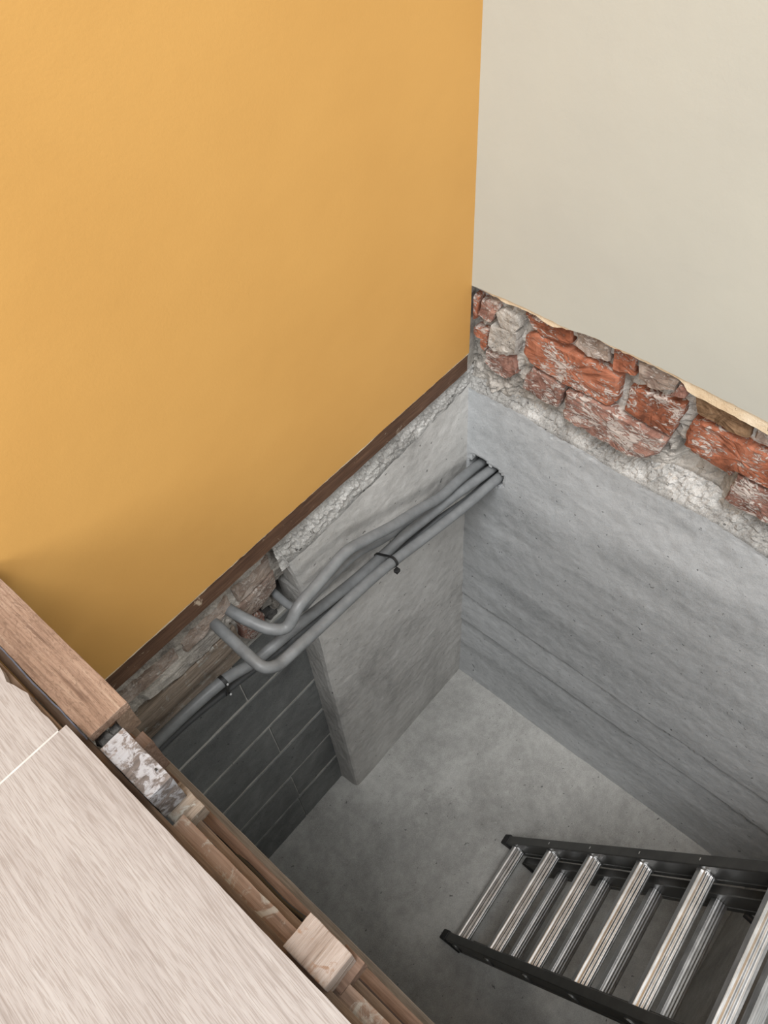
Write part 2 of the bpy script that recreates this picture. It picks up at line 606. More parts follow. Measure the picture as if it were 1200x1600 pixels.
TOPR = [(-0.05, 1.462), (0.066, 1.464), (0.143, 1.468), (0.236, 1.454), (0.275, 1.461), (0.404, 1.453), (0.487, 1.456), (0.587, 1.460), (0.707, 1.444), (1.4, 1.455)]
cy, cz = 0.0075, 0.0075
ny, nz = int(1.5 / cy), 196
vs, fs_, fm = [], [], []
y0 = -0.075
hole_n = {}
for i in range(ny + 1):
    y = y0 + i * cy
    top = interp(TOPR, y) + 0.004 * fbm((y, 0, 0), 30, 3) + 0.003 * fbm((y, 2, 0), 110, 3)
    for j in range(nz + 1):
        z = top * j / nz
        x = 0.0025 * fbm((0, y, z), 4, 2) + 0.0008 * fbm((0, y, z), 30, 5)
        # each shutter lift stands a little proud of the next, with a fin along the joint
        for zj, stp in ((0.385, 0.004), (0.552, 0.003)):
            zz = zj + 0.004 * noise.noise(Vector((y * 3, zj, 0)))
            if z < zz:
                x -= (stp + 0.002) * max(0.0, 1 - (zz - z) / 0.14)
        if j >= nz - 1:
            x -= 0.003 * max(0.0, fbm((0, y, z), 35, 12))
        vs.append((x, y, z))
for i in range(ny):
    for j in range(nz):
        a = i * (nz + 1) + j
        q = (a, a + nz + 1, a + nz + 2, a + 1)
        c = sum((Vector(vs[k]) for k in q), Vector()) / 4
        if not inside((c.y, c.z), HOLE):
            fs_.append(q)
# walls of the hole
cnt = {}
for q in fs_:
    for k in range(4):
        e = tuple(sorted((q[k], q[(k + 1) % 4])))
        cnt[e] = cnt.get(e, 0) + 1
rim = [e for e, k in cnt.items() if k == 1 and all(-0.01 < vs[v][1] < 0.13 and 1.12 < vs[v][2] < 1.26 for v in e)]
deep = {}
for e in rim:
    for v in e:
        if v not in deep:
            p = vs[v]
            # snap the ragged rim a little so that it is not a staircase
            d = Vector((fbm(p, 60, 8), fbm(p, 60, 9))) * 0.0025
            vs[v] = (p[0] - 0.002, p[1] + d.x, p[2] + d.y)
            deep[v] = len(vs)
            vs.append((-0.10, p[1], p[2]))
for a, b in rim:
    fs_.append((a, b, deep[b], deep[a]))
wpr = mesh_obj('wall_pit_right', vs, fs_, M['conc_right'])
tag(wpr, kind='structure')
vs, fs_ = rough_box((-0.25, -0.10, 0.0), (-0.098, 1.45, 1.40), 0.3, 0.0)
mesh_obj('core', vs, fs_, M['void'], wpr)


def ledge(name, table_lo, table_hi, h0, h1, axis, d0, d1, seed, parent, step=0.0045, rows=9, rough=0.0085):
    """broken concrete shelf that slopes from the crisp edge up to what stands behind it"""
    vs, fs_ = [], []
    n = int((h1 - h0) / step)
    for i in range(n + 1):
        h = h0 + (h1 - h0) * i / n
        a, b = interp(table_lo, h), interp(table_hi, h)
        for j in range(rows + 1):
            t = j / rows
            k = rough * min(1, t * 3)
            q = (h, t * abs(b - a) * 1.6, seed)
            z = a + (b - a) * t + 0.35 * k * fbm(q, 80, seed)
            cellv = noise.cell(Vector((h * 75 + noise.noise(Vector(q) * 40), q[1] * 75, seed)))
            d = d0 + (d1 - d0) * t + k * (0.55 * fbm(q, 45, seed) + 0.45 * fbm(q, 150, seed + 2) + 0.22 * cellv)
            vs.append((d, h, z) if axis == 0 else (h, d, z))
    for i in range(n):
        for j in range(rows):
            a = i * (rows + 1) + j
            fs_.append((a, a + rows + 1, a + rows + 2, a + 1))
    return mesh_obj(name, vs, fs_, M['conc_rough'], parent)


LEDGE_R = [(-0.05, 1.482), (0.033, 1.492), (0.076, 1.498), (0.154, 1.490), (0.209, 1.504), (0.251, 1.495), (0.37, 1.485), (0.438, 1.508), (0.50, 1.514), (0.55, 1.512), (0.579, 1.505), (0.676, 1.500), (1.4, 1.50)]
ledge('broken_edge', [(a, b - 0.014) for a, b in TOPR], LEDGE_R, -0.05, 1.4, 0, -0.007, -0.042, 2, wpr, rows=14)

# exposed brickwork between the pit wall and the grey plaster
wb = empty('wall_right_brickwork', (-0.03, 0.6, 1.47))
tag(wb, kind='structure')
vs, fs_ = [], []
n1, n2 = 190, 46
for i in range(n1 + 1):
    y = -0.06 + 1.5 * (i / n1) ** 1.25
    for j in range(n2 + 1):
        z = 1.47 + 0.29 * j / n2
        x = -0.034 + 0.010 * fbm((0, y, z), 38, 4) + 0.004 * fbm((0, y, z), 120, 6)
        # lumps of mortar near the corner, a missing brick further along
        g = math.exp(-((y - 0.05) / 0.06) ** 2)
        x += g * (0.012 + 0.010 * fbm((0, y, z), 30, 9))
        if 0.462 < y < 0.585 and 1.49 < z < 1.60:
            k = min((y - 0.462) / 0.012, (0.585 - y) / 0.02, (1.60 - z) / 0.008, 1.0)
            x -= 0.034 * k * min(1.0, (z - 1.49) / 0.06 + 0.35)
        vs.append((min(x, -0.006), y, z))
for i in range(n1):
    for j in range(n2):
        a = i * (n2 + 1) + j
        fs_.append((a, a + n2 + 1, a + n2 + 2, a + 1))
mesh_obj('mortar_bed', vs, fs_, M['mortar'], wb)
BR = [
    ('brick', -0.008, [(-0.012, 1.716), (0.002, 1.719), (-0.004, 1.658), (-0.014, 1.650)]),
    ('brick_worn', -0.008, [(0.005, 1.709), (0.05, 1.727), (0.051, 1.711), (0.033, 1.667), (0.0, 1.669)]),
    ('mortar', -0.006, [(0.040, 1.700), (0.060, 1.716), (0.096, 1.712), (0.104, 1.690), (0.086, 1.664), (0.058, 1.668)]),
    ('brick', -0.014, [(0.106, 1.724), (0.136, 1.730), (0.211, 1.735), (0.216, 1.705), (0.192, 1.695), (0.155, 1.692), (0.128, 1.698)]),
    ('brick_grey', -0.015, [(0.222, 1.738), (0.274, 1.749), (0.294, 1.735), (0.298, 1.706), (0.253, 1.693), (0.222, 1.708)]),
    ('brick', -0.015, [(0.301, 1.745), (0.348, 1.745), (0.354, 1.700), (0.308, 1.694)]),
    ('brick_grey', -0.012, [(0.354, 1.735), (0.4, 1.746), (0.436, 1.740), (0.434, 1.716), (0.393, 1.693), (0.360, 1.702)]),
    ('brick_worn', -0.006, [(0.440, 1.739), (0.458, 1.745), (0.456, 1.716), (0.432, 1.707)]),
    ('brick_brown', -0.013, [(0.468, 1.728), (0.515, 1.732), (0.577, 1.712), (0.580, 1.688), (0.548, 1.682), (0.48, 1.691)]),
    ('brick_grey', -0.018, [(0.584, 1.722), (0.700, 1.724), (0.700, 1.684), (0.588, 1.690)]),
    ('brick', -0.009, [(-0.012, 1.631), (0.025, 1.641), (0.028, 1.615), (0.021, 1.581), (0.010, 1.583), (0.008, 1.612), (-0.012, 1.612)]),
    ('mortar', -0.004, [(0.033, 1.661), (0.099, 1.675), (0.102, 1.625), (0.045, 1.597), (0.03, 1.607)]),
    ('brick', -0.010, [(0.115, 1.675), (0.140, 1.689), (0.215, 1.684), (0.265, 1.687), (0.326, 1.682), (0.334, 1.623), (0.320, 1.604), (0.265, 1.603), (0.221, 1.600), (0.181, 1.605), (0.126, 1.609), (0.114, 1.627)]),
    ('brick', -0.013, [(0.350, 1.669), (0.393, 1.681), (0.434, 1.686), (0.460, 1.690), (0.459, 1.652), (0.453, 1.604), (0.413, 1.600), (0.351, 1.608)]),
    ('brick', -0.010, [(0.480, 1.668), (0.524, 1.676), (0.577, 1.674), (0.690, 1.672), (0.692, 1.604), (0.615, 1.603), (0.553, 1.602), (0.482, 1.600), (0.478, 1.629)]),
    ('brick_worn', -0.012, [(0.021, 1.578), (0.091, 1.596), (0.104, 1.560), (0.080, 1.530), (0.040, 1.532), (0.020, 1.550)]),
    ('brick_worn', -0.012, [(0.139, 1.597), (0.218, 1.593), (0.217, 1.550), (0.210, 1.527), (0.176, 1.522), (0.120, 1.533), (0.123, 1.56)]),
    ('brick_worn', -0.004, [(0.226, 1.588), (0.251, 1.597), (0.309, 1.599), (0.402, 1.594), (0.450, 1.594), (0.443, 1.554), (0.414, 1.515), (0.390, 1.508), (0.257, 1.513), (0.228, 1.517)]),
    ('brick', -0.034, [(0.484, 1.596), (0.556, 1.597), (0.580, 1.592), (0.578, 1.560), (0.541, 1.566), (0.488, 1.574)]),
    ('brick_worn', -0.012, [(0.590, 1.592), (0.690, 1.590), (0.695, 1.520), (0.615, 1.514), (0.588, 1.518)]),
    ('brick', -0.012, [(0.712, 1.674), (0.900, 1.674), (0.902, 1.604), (0.710, 1.603)]),
    ('brick_worn', -0.012, [(0.712, 1.590), (0.900, 1.590), (0.902, 1.520), (0.712, 1.518)]),
]
for k, (z0, z1) in enumerate(((1.604, 1.674), (1.518, 1.590), (1.686, 1.732))):
    y = (0.914, 0.914, 0.716)[k]
    while y < 1.36:
        e = y + (0.196 if (k + int(y * 10)) % 3 else 0.100)
        BR.append((('brick', 'brick_worn', 'brick_grey')[(k + int(y * 7)) % 3], -0.012, [(y, z1), (e, z1 - 0.002), (e + 0.001, z0), (y + 0.002, z0 + 0.002)]))
        y = e + 0.014
for i, (mk, fr, poly) in enumerate(BR):
    vs, fs_ = poly_piece(poly, fr, -0.070, 0, seed=i * 1.37 + 2, amp=0.0035, bev=0.005, jag=0.0028, dens=0.007)
    mesh_obj('brick' if mk != 'mortar' else 'mortar_lump', vs, fs_, M[mk], wb)

# concrete pier of the pit (y = 0, leaning a little), with its return to the block wall
TOPL = [(-0.05, 1.468), (0.025, 1.466), (0.2, 1.452), (0.36, 1.440), (0.5, 1.436), (0.56, 1.432), (0.62, 1.44)]
YB = -0.068
vs, fs_ = [], []


def pier_edge(z):
    return interp([(0, 0.570), (0.7, 0.566), (1.1, 0.565), (1.30, 0.573), (1.50, 0.596)], z)


nz = 120
cols = 60
idx = []
for j in range(nz + 1):
    row = []
    t = j / nz
    for i in range(cols + 9):
        if i <= cols:
            s = i / cols
            top = interp(TOPL, 0.6 * s)
            z = (top + 0.006 * fbm((0.6 * s, 0, 0), 22, 7) + 0.003 * fbm((0.6 * s, 3, 0), 100, 7)) * t
            x = -0.01 + (pier_edge(z) + 0.01) * s
            y = -0.010 * (z / 1.47) + 0.0028 * fbm((x, 0, z), 5, 3) + 0.0011 * fbm((x, 0, z), 32, 4)
            if i == cols:
                x -= 0.003
                y -= 0.003
        else:
            top = 1.49
            z = top * t
            k = (i - cols) / 8
            x = pier_edge(z) + 0.0015 * fbm((0, k, z), 22, 5) + (0.006 * k if z < 1.3 else 0.0)
            y = -0.004 - 0.010 * (z / 1.47) + (YB - 0.004) * k
        row.append(len(vs))
        vs.append((x, y, z))
    idx.append(row)
for j in range(nz):
    for i in range(cols + 8):
        fs_.append((idx[j][i], idx[j][i + 1], idx[j + 1][i + 1], idx[j + 1][i]))
wpl = mesh_obj('wall_pit_left', vs, fs_, M['conc_left'])
tag(wpl, kind='structure')
vs, fs_ = rough_box((0.0, -0.25, 0.0), (0.545, -0.035, 1.49), 0.3, 0.0)
mesh_obj('core', vs, fs_, M['void'], wpl)
ledge('broken_edge', [(a, b - 0.016) for a, b in TOPL], [(0.0, 1.512), (0.62, 1.512)], -0.03, 0.604, 1, -0.0145, -0.030, 5, wpl, rows=14)

# dark block wall, mortar set back behind the blocks
wbk = empty('wall_left_blockwork', (0.85, YB - 0.05, 0.0))
tag(wbk, kind='structure')
vs, fs_ = rough_box((0.55, YB - 0.10, -0.02), (1.30, YB - 0.0028, 1.19), 0.012, 0.0008, 60, 3)
mesh_obj('mortar_bed', vs, fs_, M['mortar_dark'], wbk)
ZJ = [-0.01, 0.195, 0.388, 0.583, 0.778, 0.978, 1.186]
XS = [[0.56, 0.752, 1.15, 1.3], [0.56, 0.744, 1.14, 1.3], [0.56, 1.0, 1.3], [0.56, 0.742, 1.14, 1.3], [0.56, 1.0, 1.3], [0.56, 0.763, 1.16, 1.3]]
for r in range(6):
    z0, z1 = ZJ[r] + (0.0066 if r else 0), ZJ[r + 1] - 0.0066
    xs = XS[r]
    for a, b in zip(xs, xs[1:]):
        o = 0.0018 * fbm((a, r, 0), 9, 1)
        vs, fs_ = rough_box((a + 0.0012, YB - 0.09, z0), (b - 0.0012, YB + o, z1), 0.02, 0.0008, 45, r * 3 + a)
        mesh_obj('block', vs, fs_, M['block'], wbk)

# rough infill above the blocks: old packing bricks and mortar
wi = empty('wall_left_infill', (0.85, -0.06, 1.19))
tag(wi, kind='structure')
vs, fs_ = [], []
n1, n2 = 130, 54
for i in range(n1 + 1):
    x = 0.55 + 0.75 * i / n1
    for j in range(n2 + 1):
        z = 1.18 + 0.345 * j / n2
        y = -0.062 + 0.006 * fbm((x, 0, z), 26, 2) + 0.003 * fbm((x, 0, z), 90, 3)
        if z > 1.335:
            y += 0.010 * min(1, (z - 1.335) / 0.012)
        if x < 0.660 and 1.16 < z < 1.332:
            k = min(1, (0.662 - x) / 0.015, (1.332 - z) / 0.012)
            y -= 0.075 * k
        if z < 1.206:
            y -= 0.05
        vs.append((x, y, z))
for i in range(n1):
    for j in range(n2):
        a = i * (n2 + 1) + j
        fs_.append((a, a + n2 + 1, a + n2 + 2, a + 1))
mesh_obj('mortar_bed', vs, fs_, M['mortar'], wi)
IN = [
    ('brick_grey', -0.044, [(0.606, 1.338), (0.660, 1.318), (0.720, 1.330), (0.722, 1.378), (0.660, 1.384), (0.604, 1.392)]),
    ('brick_grey', -0.046, [(0.606, 1.397), (0.700, 1.388), (0.702, 1.440), (0.604, 1.445)]),
    ('brick_worn', -0.046, [(0.668, 1.306), (0.712, 1.318), (0.722, 1.270), (0.700, 1.232), (0.664, 1.240), (0.656, 1.280)]),
    ('mortar', -0.046, [(0.735, 1.340), (0.86, 1.336), (0.95, 1.352), (0.955, 1.382), (0.84, 1.374), (0.74, 1.378)]),
    ('brick_grey', -0.047, [(0.715, 1.392), (0.84, 1.384), (0.842, 1.425), (0.716, 1.434)]),
    ('brick_grey', -0.047, [(0.855, 1.390), (0.99, 1.394), (0.988, 1.436), (0.856, 1.430)]),
]
for i, (mk, fr, poly) in enumerate(IN):
    vs, fs_ = poly_piece(poly, fr, -0.085, 1, seed=i * 2.1 + 40, amp=0.003, bev=0.005, jag=0.002, dens=0.01)
    mesh_obj('brick' if mk != 'mortar' else 'mortar_lump', vs, fs_, M[mk], wi)
for i, p in enumerate([(0.628, -0.085, 1.262), (0.640, -0.09, 1.225), (0.604, -0.085, 1.235), (0.622, -0.09, 1.195), (0.648, -0.082, 1.296)]):
    vs, fs_ = rough_box((p[0] - 0.016, p[1] - 0.012, p[2] - 0.014), (p[0] + 0.014, p[1] + 0.014, p[2] + 0.015), 0.008, 0.006, 50, i * 2.7, 0.005)
    mesh_obj('rubble_chip', vs, fs_, M['rubble' if i % 2 else 'mortar'], wi)

# far end of the pit, the pit side under the floor and the shelf above the end wall (behind and below the picture)
vs, fs_ = rough_box((-0.05, 1.140, -0.02), (1.20, 1.30, 0.94), 0.02, 0.0014, 30, 5)
tag(mesh_obj('wall_pit_end', vs, fs_, M['conc_floor']), kind='structure')
vs, fs_ = rough_box((1.075, -0.12, -0.02), (1.20, 1.30, 1.66), 0.04, 0.0014, 30, 6)
tag(mesh_obj('wall_pit_near', vs, fs_, M['block']), kind='structure')
vs, fs_ = rough_box((-0.05, 1.302, 0.80), (1.20, 2.6, 0.938), 0.1, 0.0)
tag(mesh_obj('floor_shelf', vs, fs_, M['conc_floor']), kind='structure')

# dark timber plate under the yellow wall
vs, fs_ = rough_box((0.0, -0.075, 1.511), (1.30, YW - 0.002, 1.5615), 0.012, 0.0012, 30, 8)
tag(mesh_obj('trim_1', vs, fs_, M['plate']), kind='structure')

# upper floor: pale planks on a timber underlay
fl = empty('floor', (2.2, 1.2, 1.95))
tag(fl, kind='structure')
vs, fs_ = rough_box((1.078, 0.0, 1.945), (3.6, 3.4, 1.9595), 0.3, 0.0)
mesh_obj('underlay', vs, fs_, M['subfloor'], fl)
PT = 1.975
pw = 0.245
for r in range(10):
    x0 = 1.0735 + r * (pw + 0.0008)
    cuts = [0.0, 0.2565, 1.50, 2.75, 3.4] if r % 2 == 0 else [0.0, 0.9, 2.15, 3.4]
    for k, (a, b) in enumerate(zip(cuts, cuts[1:])):
        if r == 0:
            # cut edge beside the pit: slightly uneven; the short board is set back and chipped
            n = int((b - a) / 0.01)
            pts = []
            for i in range(n + 1):
                y = a + 0.0008 + (b - a - 0.0016) * i / n
                x = x0 + 0.0004 * fbm((y, 0, 0), 60, 3)
                if k == 0:
                    x += 0.0085
                    if 0.150 < y < 0.178:
                        x += 0.0045 * math.sin((y - 0.150) / 0.028 * math.pi)
                    if 0.186 < y < 0.196:
                        x -= 0.0030
                    x += 0.0012 * fbm((y, 4, 0), 90, 3)
                pts.append((x, y))
            outline = pts + [(x0 + pw, b - 0.0008), (x0 + pw, a + 0.0008)]
            m = len(outline)
            vs = [(x, y, PT) for x, y in outline] + [(x, y, PT - 0.014) for x, y in outline]
            fs_ = [tuple(range(m)), tuple(range(2 * m - 1, m - 1, -1))] + [(i, (i + 1) % m, m + (i + 1) % m, m + i) for i in range(m)]
        else:
            vs, fs_ = rough_box((x0, a + 0.0006, PT - 0.014), (x0 + pw, b - 0.0006, PT), 0.4, 0.0, bev=0.0006)
        mesh_obj('plank', vs, fs_, M['oak'], fl)

vs, fs_ = rough_box((1.0830, 0.2554, PT - 0.012), (1.3180, 0.2576, PT + 0.0002), 0.1, 0.0, bev=0.0002)
mesh_obj('joint_strip', vs, fs_, M['pale_strip'], fl)  # off-white strip in place of the planks' pale bevel

# ------------------------------------------------------------------ timbers along the edge of the opening
def timber(name, lo, hi, mat, label, cat, seed, step=0.008, amp=0.0008, group=None, bev=0.0007):
    vs, fs_ = rough_box(lo, hi, step, amp, 45, seed, bev)
    return tag(mesh_obj(name, vs, fs_, M[mat]), label, cat, group)


timber('timber_beam', (1.0135, -0.010, 1.936), (1.0665, 0.273, 1.950), 'beam', 'rough-sawn tan beam running up to the yellow wall beside the pale boards', 'beam', 1, 0.006, 0.0006)
timber('packing_timber', (1.0145, -0.010, 1.890), (1.0350, 0.272, 1.9355), 'subfloor', 'brown packing timber beneath the rough-sawn tan beam', 'timber', 2)
timber('wood_block', (1.0355, 0.293, 1.884), (1.0665, 0.3755, 1.950), 'whitewash', 'short wood block splashed with white paint next to the tan beam', 'wood block', 3, 0.005, 0.0007)
timber('wood_block', (1.0335, 0.5765, 1.905), (1.0705, 0.630, 1.950), 'bleached', 'short bleached pale wood block between the two reddish battens', 'wood block', 4, 0.005, 0.0007)
timber('timber_batten', (1.0515, 0.394, 1.860), (1.0680, 0.5735, 1.900), 'batten', 'reddish batten with grey dust between the paint-splashed and the bleached block', 'batten', 5, 0.005, 0.0006)
timber('timber_batten', (1.0515, 0.628, 1.860), (1.0690, 1.300, 1.900), 'batten', 'reddish batten spotted with pale paint below the bleached wood block', 'batten', 6, 0.006, 0.0006)
timber('edge_board', (1.0672, -0.012, 1.880), (1.0775, 1.300, 1.928), 'subfloor', 'thin brown edge board tucked against the pale floor planks', 'board', 7, 0.01, 0.0006)
timber('support_batten', (1.0425, 0.376, 1.80), (1.0510, 1.300, 1.860), 'subfloor', 'narrow tan support strip running along the battens', 'batten', 8, 0.01, 0.0005)
timber('timber_joist', (1.0270, 0.020, 1.720), (1.0395, 1.300, 1.800), 'joist', 'long dark brown joist along the edge of the pit', 'joist', 9, 0.012, 0.0008)
timber('edge_plank', (1.0140, 0.020, 1.610), (1.0262, 1.300, 1.700), 'greyjoist', 'long grey weathered plank lowest along the edge of the pit', 'plank', 10, 0.012, 0.0006)
timber('notch_cleat', (1.0300, 0.356, 1.855), (1.0640, 0.398, 1.8830), 'lintel', 'small worn cleat under the paint-splashed wood block', 'cleat', 11, 0.006, 0.0010)
timber('notch_cleat', (1.0290, 0.612, 1.872), (1.0640, 0.637, 1.9040), 'joist', 'small dark cleat under the bleached wood block', 'cleat', 12, 0.006, 0.0010)

for i, (p, s, lab) in enumerate([((1.0555, 0.268, 1.912), 0.0105, 'dark lump of rubble wedged against the end of the tan beam'),
                                 ((1.0415, 0.270, 1.912), 0.0075, 'small grey stone chip beside the paint-splashed wood block'),
                                 ((1.0490, 0.284, 1.897), 0.0080, 'black lump of rubble deepest in the gap beside the tan beam')]):
    vs, fs_ = rough_box((p[0] - s * 0.8, p[1] - s, p[2] - s), (p[0] + s * 0.8, p[1] + s, p[2] + s), 0.005, 0.005, 60, i * 3.3 + 1, 0.003)
    tag(mesh_obj('rubble_stone', vs, fs_, M['rubble']), lab, 'stone', 'rubble in the gap by the tan beam')
timber('gap_filler', (1.020, 0.2735, 1.80), (1.0665, 0.2925, 1.878), 'joist', 'dark packing at the bottom of the gap by the tan beam', 'packing', 13)

# small black box standing in for the shade inside a nailhole
vs, fs_ = rough_box((1.0400, 0.3560, 1.9465), (1.0424, 0.3590, 1.9512), 0.01, 0.0002, 50, 1, 0.0003)
mesh_obj('nailhole_shade', vs, fs_, M['black'], bpy.data.objects['wood_block'])
# blue-grey membrane edge between the beam and the short plank
pts = catmull([(1.0685, 0.03, 1.9505), (1.0680, 0.12, 1.9520), (1.0690, 0.17, 1.9500), (1.0680, 0.22, 1.9510), (1.0688, 0.272, 1.9480)], 8)
vs, fs_ = [], []
for i, p in enumerate(pts):
    for d in ((-0.0010, 0, 0.0), (0.0006, 0, -0.0012), (0.0006, 0, -0.0018), (-0.0010, 0, -0.0008)):
        vs.append(p + Vector(d) + Vector((0.0006 * fbm(p, 120, 2), 0, 0.0004 * fbm(p, 150, 3))))
    if i:
        o = (i - 1) * 4
        for k in range(4):
            fs_.append((o + k, o + (k + 1) % 4, o + 4 + (k + 1) % 4, o + 4 + k))
tag(mesh_obj('membrane_strip', vs, fs_, M['film']), 'thin blue-grey membrane edge along the rough-sawn tan beam', 'membrane')
# black cable lying in the gap between joist and battens
vs, fs_ = tube(catmull([(1.0405, 0.40, 1.79), (1.0400, 0.46, 1.80), (1.0410, 0.52, 1.815), (1.0380, 0.552, 1.826), (1.0360, 0.568, 1.815), (1.038, 0.60, 1.78)], 8), 0.0042, 10)
tag(mesh_obj('black_cable', vs, fs_, M['black'], smooth=True), 'black cable in the gap beside the brown joist', 'cable')

# old lintel boards above the block wall
lt = empty('timber_lintel', (0.9, -0.06, 1.206))
tag(lt, 'weathered timber lintel of two boards above the dark block wall', 'lintel')
vs, fs_ = rough_box((0.735, -0.095, 1.206), (1.28, -0.0485, 1.2610), 0.012, 0.0022, 22, 3.3, 0.003)
mesh_obj('board', vs, fs_, M['lintel'], lt)
vs, fs_ = rough_box((0.728, -0.095, 1.2640), (1.28, -0.0445, 1.3320), 0.012, 0.0022, 22, 5.3, 0.003)
mesh_obj('board', vs, fs_, M['lintel'], lt)

# ------------------------------------------------------------------ conduits
def conduit(pts, r, mat, label):
    vs, fs_ = tube(catmull(pts, 8), r, 16)
    return tag(mesh_obj('conduit', vs, fs_, M[mat], smooth=True), label, 'conduit', 'conduits along the left pit wall')


conduit([(0.728, -0.12, 1.396), (0.725, -0.05, 1.396), (0.716, 0.0, 1.3935), (0.700, 0.042, 1.386), (0.6728, 0.060, 1.3784), (0.6344, 0.060, 1.4072), (0.5875, 0.055, 1.4067), (0.5455, 0.05, 1.4043), (0.4826, 0.045, 1.4048), (0.4202, 0.045, 1.3798), (0.3401, 0.045, 1.3404), (0.25, 0.042, 1.301), (0.1658, 0.038, 1.2593), (0.0866, 0.034, 1.2435), (0.0186, 0.028, 1.2178), (-0.08, 0.026, 1.185)],
        0.0122, 'conduit', 'grey conduit that leaves the infill in a wide curve and arches highest')
conduit([(0.611, -0.12, 1.303), (0.6119, -0.06, 1.303), (0.614, -0.01, 1.305), (0.606, 0.022, 1.318), (0.585, 0.032, 1.338), (0.5155, 0.030, 1.3387), (0.4389, 0.027, 1.3283), (0.3632, 0.017, 1.2759), (0.2609, 0.0095, 1.2211), (0.1571, 0.011, 1.1892), (0.0623, 0.013, 1.1642), (0.0138, 0.022, 1.178), (-0.005, 0.028, 1.184), (-0.08, 0.030, 1.160)],
        0.0090, 'conduit', 'grey conduit that comes out of the dark hole beside the concrete pier')
conduit([(1.16, -0.02, 1.262), (1.0034, -0.015, 1.2688), (0.9108, -0.01, 1.2779), (0.8147, 0.0, 1.2848), (0.7439, 0.01, 1.2694), (0.6549, 0.022, 1.2764), (0.5983, 0.03, 1.2807), (0.4668, 0.03, 1.2503), (0.344, 0.03, 1.2342), (0.288, 0.033, 1.2358), (0.2119, 0.036, 1.2247), (0.1388, 0.042, 1.2219), (0.0656, 0.052, 1.2177), (0.0083, 0.060, 1.2141), (-0.08, 0.064, 1.205)],
        0.0122, 'conduit', 'straight grey conduit that runs the whole length above the block wall')
conduit([(1.16, -0.036, 1.203), (0.9984, -0.03, 1.2096), (0.902, -0.025, 1.214), (0.787, -0.015, 1.207), (0.6793, 0.01, 1.2248), (0.6221, 0.02, 1.2373), (0.4636, 0.02, 1.1907), (0.3252, 0.022, 1.177), (0.2541, 0.03, 1.1784), (0.1746, 0.045, 1.1894), (0.0772, 0.060, 1.183), (0.0072, 0.064, 1.182), (-0.08, 0.064, 1.170)],
        0.0085, 'conduit_dark', 'thin dark grey conduit directly under the straight one')
conduit([(0.764, -0.12, 1.398), (0.765, -0.05, 1.398), (0.768, 0.02, 1.398), (0.770, 0.075, 1.397), (0.766, 0.094, 1.392), (0.752, 0.1005, 1.380), (0.7312, 0.1, 1.3652), (0.6843, 0.1, 1.3609), (0.6206, 0.093, 1.3392), (0.5384, 0.085, 1.3171), (0.4348, 0.075, 1.2855), (0.3599, 0.07, 1.2571), (0.2699, 0.07, 1.2307), (0.1307, 0.077, 1.2075), (0.0113, 0.087, 1.2060), (-0.08, 0.091, 1.197)],
        0.0122, 'conduit', 'grey conduit that sticks out straight and turns in a tight elbow')
# ties and clips
def ring(c, ax, r1, r2, h, seg=18):
    ax = Vector(ax).normalized()
    u = ax.orthogonal().normalized()
    v = ax.cross(u)
    vs, fs_ = [], []
    for k in range(seg):
        a = 2 * math.pi * k / seg
        d = u * math.cos(a) * r1 + v * math.sin(a) * r2
        for s, e in ((-h, 1.0), (h, 1.0), (h, 1.14), (-h, 1.14)):
            vs.append(Vector(c) + d * e + ax * s)
        n = 4 * ((k + 1) % seg)
        b = 4 * k
        for q in range(4):
            fs_.append((b + q, b + (q + 1) % 4, n + (q + 1) % 4, n + q))
    return vs, fs_


def hull_ring(c, ax, pts_r, h, thick=0.0022):
    """a tie pulled round several round conduits: convex outline in the plane across ax"""
    ax = Vector(ax).normalized()
    u = Vector((0, 1, 0))
    u = (u - ax * u.dot(ax)).normalized()
    v = ax.cross(u)
    P = []
    for p, r in pts_r:
        d = Vector(p) - Vector(c)
        for k in range(20):
            a = 2 * math.pi * k / 20
            P.append((d.dot(u) + math.cos(a) * r, d.dot(v) + math.sin(a) * r))
    P = sorted(set((round(a, 5), round(b, 5)) for a, b in P))
    def half(Q):
        o = []
        for q in Q:
            while len(o) > 1 and (o[-1][0] - o[-2][0]) * (q[1] - o[-2][1]) - (o[-1][1] - o[-2][1]) * (q[0] - o[-2][0]) <= 0:
                o.pop()
            o.append(q)
        return o
    H = half(P)[:-1] + half(P[::-1])[:-1]
    cx = sum(a for a, b in H) / len(H)
    cy_ = sum(b for a, b in H) / len(H)
    vs, fs_ = [], []
    n = len(H)
    for k, (a, b) in enumerate(H):
        d = Vector((a - cx, b - cy_)).normalized() * thick
        for s, e in ((-h, 0), (h, 0), (h, 1), (-h, 1)):
            vs.append(Vector(c) + u * (a + d.x * e) + v * (b + d.y * e) + ax * s)
        nx = 4 * ((k + 1) % n)
        bb = 4 * k
        for q in range(4):
            fs_.append((bb + q, bb + (q + 1) % 4, nx + (q + 1) % 4, nx + q))
    return vs, fs_


